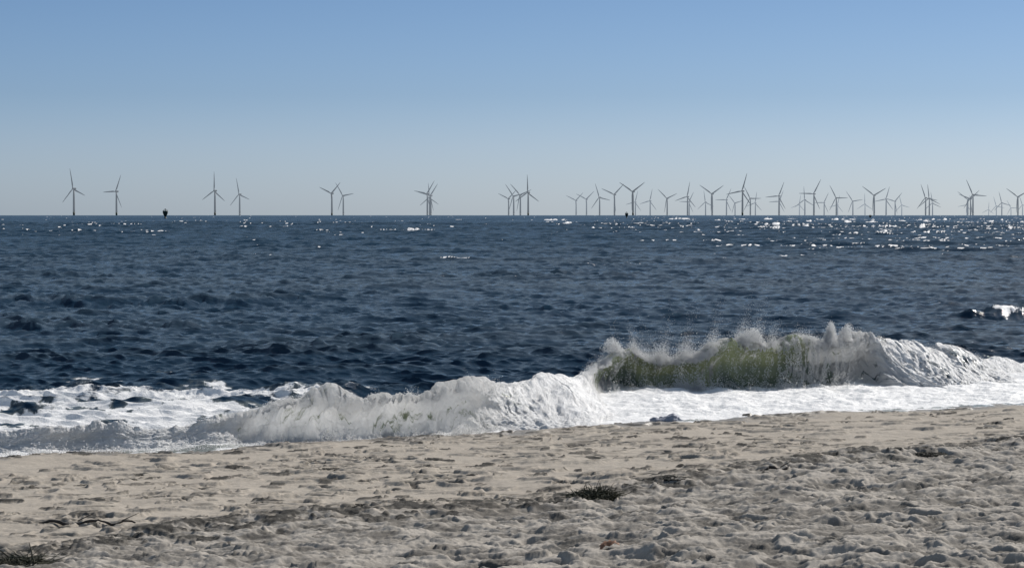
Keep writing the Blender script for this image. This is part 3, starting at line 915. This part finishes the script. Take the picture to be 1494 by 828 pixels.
# photo column, photo row of the hub, blade angle clockwise from up, label
TB = [
 (108.1, 275.3, -11, 'leftmost wind turbine, tall, one blade pointing almost straight up'),
 (170.2, 279.3, 28, 'second wind turbine from left, one blade level to the left'),
 (313.8, 278.3, 2, 'turbine with upright blade right of the dark buoy, left of a close pair'),
 (349.9, 283.4, -12, 'smaller turbine just right of the upright-bladed one, in the left third'),
 (484.3, 282.1, 51, 'left turbine of the overlapping pair left of centre, blades in a Y'),
 (501.0, 285.2, 83, 'right turbine of the overlapping pair left of centre, one blade near level'),
 (623.6, 282.6, 40, 'front turbine of the tight cluster standing left of centre above white foam'),
 (628.6, 285.2, 42, 'second turbine of the tight cluster left of centre, blade parallel to its neighbour'),
 (627.0, 288.2, 117, 'faintest turbine hidden inside the tight cluster left of centre'),
 (742.1, 289.8, 52, 'leftmost and shortest turbine of the group of four at centre'),
 (749.5, 286.0, -40, 'second from left in the group of four at centre'),
 (759.2, 284.2, -48, 'third from left in the group of four at centre, just left of the tallest'),
 (770.6, 280.9, 0, 'tallest of the four at centre, one blade straight up'),
 (840.5, 292.3, 52, 'small Y-bladed turbine that starts the long row right of centre'),
 (855.7, 290.5, 53, 'small Y-bladed turbine second in the long row right of centre'),
 (874.8, 287.9, -19, 'turbine between the two small Y-bladed ones and the taller Y-bladed pair'),
 (896.5, 283.7, 51, 'left one of two tall Y-bladed turbines whose blade tips touch'),
 (923.4, 279.5, 60, 'right one of two tall Y-bladed turbines, beside the small dark platform'),
 (927.0, 294.8, 18, 'short faint turbine close behind the right tall Y-bladed one'),
 (948.5, 293.0, 16, 'short turbine alone between the tall Y-bladed one and a small Y-bladed one'),
 (973.3, 289.3, 70, 'small Y-bladed turbine standing alone left of a dark doubled tower'),
 (1003.0, 286.8, 14, 'front turbine of a doubled pair, upright blade leaning slightly right'),
 (1005.4, 294.5, 32, 'pale short turbine hidden behind the front one of a doubled pair'),
 (1029.3, 294.8, -8, 'short pale turbine just left of a tall Y-bladed turbine'),
 (1038.9, 282.7, 61, 'tall Y-bladed turbine left of the tallest one of the long row'),
 (1059.8, 291.5, 30, 'turbine whose blade tip touches the tallest one from the left'),
 (1072.3, 296.0, 77, 'short faint turbine directly left of the tallest tower of the long row'),
 (1083.1, 278.7, 20, 'tallest turbine of the long row, one blade leaning right of upright'),
 (1094.6, 289.3, -30, 'turbine directly right of the tallest, one blade level to the right'),
 (1101.9, 296.0, 12, 'short pale turbine overlapped by a level blade right of the tallest'),
 (1136.4, 286.0, 26, 'dark front turbine of the isolated doubled pair right of the tallest'),
 (1136.9, 293.8, 27, 'paler turbine exactly behind the dark one of the isolated doubled pair'),
 (1166.2, 298.6, 12, 'shortest turbine at the left of a trio, low on the horizon'),
 (1174.1, 291.3, -3, 'middle turbine of a trio with its thin blade straight up'),
 (1187.3, 282.8, 32, 'tall right turbine of a trio, level blade crossing its neighbour'),
 (1202.2, 295.6, 30, 'short turbine right of the tall one of the trio'),
 (1220.0, 288.5, -30, 'turbine with level right blade standing before a shorter pale one'),
 (1221.9, 298.9, 16, 'very short pale turbine behind the level-bladed one'),
 (1244.1, 293.3, -37, 'turbine leaning its blade left, left of a thin straight-bladed one'),
 (1261.8, 297.6, 0, 'thin pale turbine with vertical blade beside the last tall Y-bladed tower'),
 (1275.2, 284.8, 64, 'tall Y-bladed turbine beside the low dark marker near the right'),
 (1292.6, 290.6, 20, 'turbine directly right of the tall Y-bladed one near the right'),
 (1305.7, 293.6, 45, 'turbine with blades in a V, touching the tip of its right neighbour'),
 (1315.4, 298.9, -15, 'short pale turbine that ends the dense middle of the row'),
 (1350.2, 288.5, -20, 'left front turbine of the bunch of three near the right edge'),
 (1355.6, 289.3, -6, 'middle turbine of the bunch of three, blade nearly vertical'),
 (1360.3, 296.2, -8, 'right and shortest turbine of the bunch of three near the right edge'),
 (1419.2, 283.9, -25, 'tallest turbine of the dense bunch near the right edge'),
 (1415.8, 290.2, 50, 'turbine close left behind the tallest of the right dense bunch'),
 (1411.8, 290.9, 65, 'turbine with a blade reaching up left in the right dense bunch'),
 (1410.5, 298.9, 20, 'lowest faint turbine of the dense bunch near the right edge'),
 (1442.2, 305.6, 5, 'faintest tiny turbine alone between the dense bunch and the last group'),
 (1453.3, 300.2, -17, 'faint small turbine left of a thin one near the right edge'),
 (1461.3, 295.6, -15, 'thin pale turbine, second before the last tall Y-bladed tower'),
 (1474.7, 303.0, -30, 'barely visible turbine just left of the last tall Y-bladed tower'),
 (1484.8, 287.1, 64, 'last tall Y-bladed turbine at the right edge'),
 (1491.5, 298.9, -20, 'short faint turbine cut by the right edge of the view'),
]
protos = {}
YAW = R(41)
for k, (px, hy, phi, lab) in enumerate(TB):
    u = (EYE_Y - hy) / F
    # u*D = HUB_Z - HC - D^2/2R
    a, b, c = 1 / (2 * RE), u, -(HUB_Z - HC)
    D = (-b + math.sqrt(b * b - 4 * a * c)) / (2 * a)
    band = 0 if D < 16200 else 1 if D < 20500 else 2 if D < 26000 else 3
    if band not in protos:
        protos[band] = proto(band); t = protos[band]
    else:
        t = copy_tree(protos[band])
    th = math.atan((px - CX) / F)
    t.location = (D * math.tan(th), D, -(D * D) / (2 * RE))
    t.rotation_euler = (0, 0, -YAW)
    for chd in t.children:
        if chd.name.startswith('rotor_hub'): chd.rotation_euler = (0, R(phi), 0)
    tag(t, lab, 'wind turbine', 'wind turbines far out at sea')

# ------------------------------------------------------------------ BUOYS on the horizon
STEEL = simple_mat('buoy_dark_steel', (.020, .028, .028), .7, .3, 2)
BUOYG = simple_mat('buoy_dark_green', (.018, .034, .028), .6, .3, 2)
def tube(a, b, r, k=6):
    a = np.array(a, float); b = np.array(b, float); d = b - a; d /= np.linalg.norm(d)
    s = np.cross(d, [.3, .5, .81]); s /= np.linalg.norm(s); t = np.cross(d, s)
    an = np.arange(k) / k * 2 * PI
    ring = lambda p: p + r * (np.cos(an)[:, None] * s + np.sin(an)[:, None] * t)
    return ring_loft([ring(a), ring(b)])
def join(parts):
    V = []; Fc = []; o = 0
    for v, f in parts:
        V += [tuple(p) for p in v]; Fc += [tuple(i + o for i in q) for q in f]; o += len(v)
    return V, Fc
def buoy(px, D, h, label, name='navigation_buoy', wide=1.0):
    e = bpy.data.objects.new(name, None); COL.objects.link(e)
    e.location = (gx(px, D), D, -D * D / (2 * RE) - .1)
    s = h / 3.6
    w_ = wide * s
    v, f = ring_loft([circ(r * w_, z * s) for r, z in ((.9, -.4), (1.0, .0), (.95, .25), (.35, .4), (.30, 1.0))]); raw_mesh('float', v, f, BUOYG, e, True)
    v, f = ring_loft([circ(r * w_, z * s) for r, z in ((.42, 1.0), (.80, 1.7), (1.0, 2.3), (1.02, 2.9), (.9, 2.95))]); raw_mesh('body', v, f, BUOYG, e, True)
    legs = [tube((math.cos(a) * .9 * w_, math.sin(a) * .9 * w_, 2.9 * s), (math.cos(a) * .5 * w_, math.sin(a) * .5 * w_, 3.35 * s), .07 * s) for a in (.3, 1.87, 3.44, 5.0)]
    v, f = join(legs); raw_mesh('cage', v, f, STEEL, e)
    v, f = ring_loft([circ(r * w_, z * s, 10) for r, z in ((.55, 3.3), (.55, 3.4), (.2, 3.42), (.22, 3.62), (.05, 3.7))]); raw_mesh('lantern', v, f, STEEL, e, True)
    tag(e, label, 'buoy'); e['group'] = 'dark buoys on the horizon'
    return e
buoy(241.4, 1500, 6.2, 'large dark navigation buoy on the horizon at the left, narrow base', wide=.92)
buoy(914.2, 1600, 4.4, 'small dark buoy beside the tall Y-bladed turbine right of centre', wide=.85)
buoy(1269.5, 1700, 2.6, 'tiny low dark buoy at the foot of a tall Y-bladed turbine, right', wide=1.3)

# ------------------------------------------------------------------ SKY + SUN
wd = bpy.data.worlds.new('World'); scene.world = wd; wd.use_nodes = True
nt = wd.node_tree; nt.nodes.clear()
out = nt.nodes.new('ShaderNodeOutputWorld'); bg = nt.nodes.new('ShaderNodeBackground')
sky = nt.nodes.new('ShaderNodeTexSky'); sky.sky_type = 'NISHITA'; sky.sun_disc = False
sky.sun_elevation = R(SUN_EL); sky.sun_rotation = R(SUN_AZ)
sky.air_density = 1.0; sky.dust_density = .6; sky.ozone_density = 1.5; sky.altitude = 0
tc = nt.nodes.new('ShaderNodeTexCoord')
sx = nt.nodes.new('ShaderNodeSeparateXYZ'); nt.links.new(tc.outputs['Generated'], sx.inputs[0])
rp = nt.nodes.new('ShaderNodeValToRGB'); cr_ = rp.color_ramp
mr = nt.nodes.new('ShaderNodeMapRange'); nt.links.new(sx.outputs['Z'], mr.inputs[0])
mr.inputs[1].default_value = 0.0; mr.inputs[2].default_value = .25
nt.links.new(mr.outputs[0], rp.inputs[0])
STOPS = [(0.0, (.58, .775, 1.27)), (.106, (.485, .645, 1.07)), (.19, (.385, .535, .895)), (.34, (.335, .47, .76)), (.7, (.60, .60, .63)), (1.0, (1.12, .99, .84))]
cr_.elements[0].position = STOPS[0][0]; cr_.elements[0].color = (*STOPS[0][1], 1)
cr_.elements[1].position = STOPS[-1][0]; cr_.elements[1].color = (*STOPS[-1][1], 1)
for p_, c_2 in STOPS[1:-1]:
    e_ = cr_.elements.new(p_); e_.color = (*c_2, 1)
mu = nt.nodes.new('ShaderNodeMix'); mu.data_type = 'RGBA'; mu.blend_type = 'MULTIPLY'; mu.inputs[0].default_value = 1
nt.links.new(sky.outputs[0], mu.inputs[6]); nt.links.new(rp.outputs[0], mu.inputs[7])
nt.links.new(mu.outputs[2], bg.inputs[0]); bg.inputs[1].default_value = .10
nt.links.new(bg.outputs[0], out.inputs[0])

sl = bpy.data.lights.new('sun', 'SUN'); sl.energy = 4.3; sl.angle = R(.53); sl.color = (1.0, .955, .89)
so = bpy.data.objects.new('sun', sl); COL.objects.link(so)
az, el = R(SUN_AZ), R(SUN_EL)
from mathutils import Vector
sd_ = Vector((math.sin(az) * math.cos(el), math.cos(az) * math.cos(el), math.sin(el)))
so.rotation_euler = sd_.to_track_quat('Z', 'Y').to_euler()
so.location = (30, 60, 60)

# ------------------------------------------------------------------ CAMERA
cam = bpy.data.cameras.new('camera'); co_ = bpy.data.objects.new('camera', cam); COL.objects.link(co_)
cam.sensor_fit = 'HORIZONTAL'; cam.sensor_width = 36; cam.lens = 36 * F / 1494
cam.clip_start = .5; cam.clip_end = 80000
co_.location = (0, 0, HC); co_.rotation_euler = (PI / 2 - PITCH, 0, 0)
scene.camera = co_
scene.view_settings.view_transform = 'Standard'; scene.view_settings.look = 'None'
scene.view_settings.exposure = 0; scene.view_settings.gamma = 1
try:
    scene.cycles.use_denoising = True
    scene.cycles.max_bounces = 5; scene.cycles.diffuse_bounces = 4; scene.cycles.glossy_bounces = 2
    scene.cycles.sample_clamp_indirect = 4.0
except Exception:
    pass
print('done', time.time() - T0)
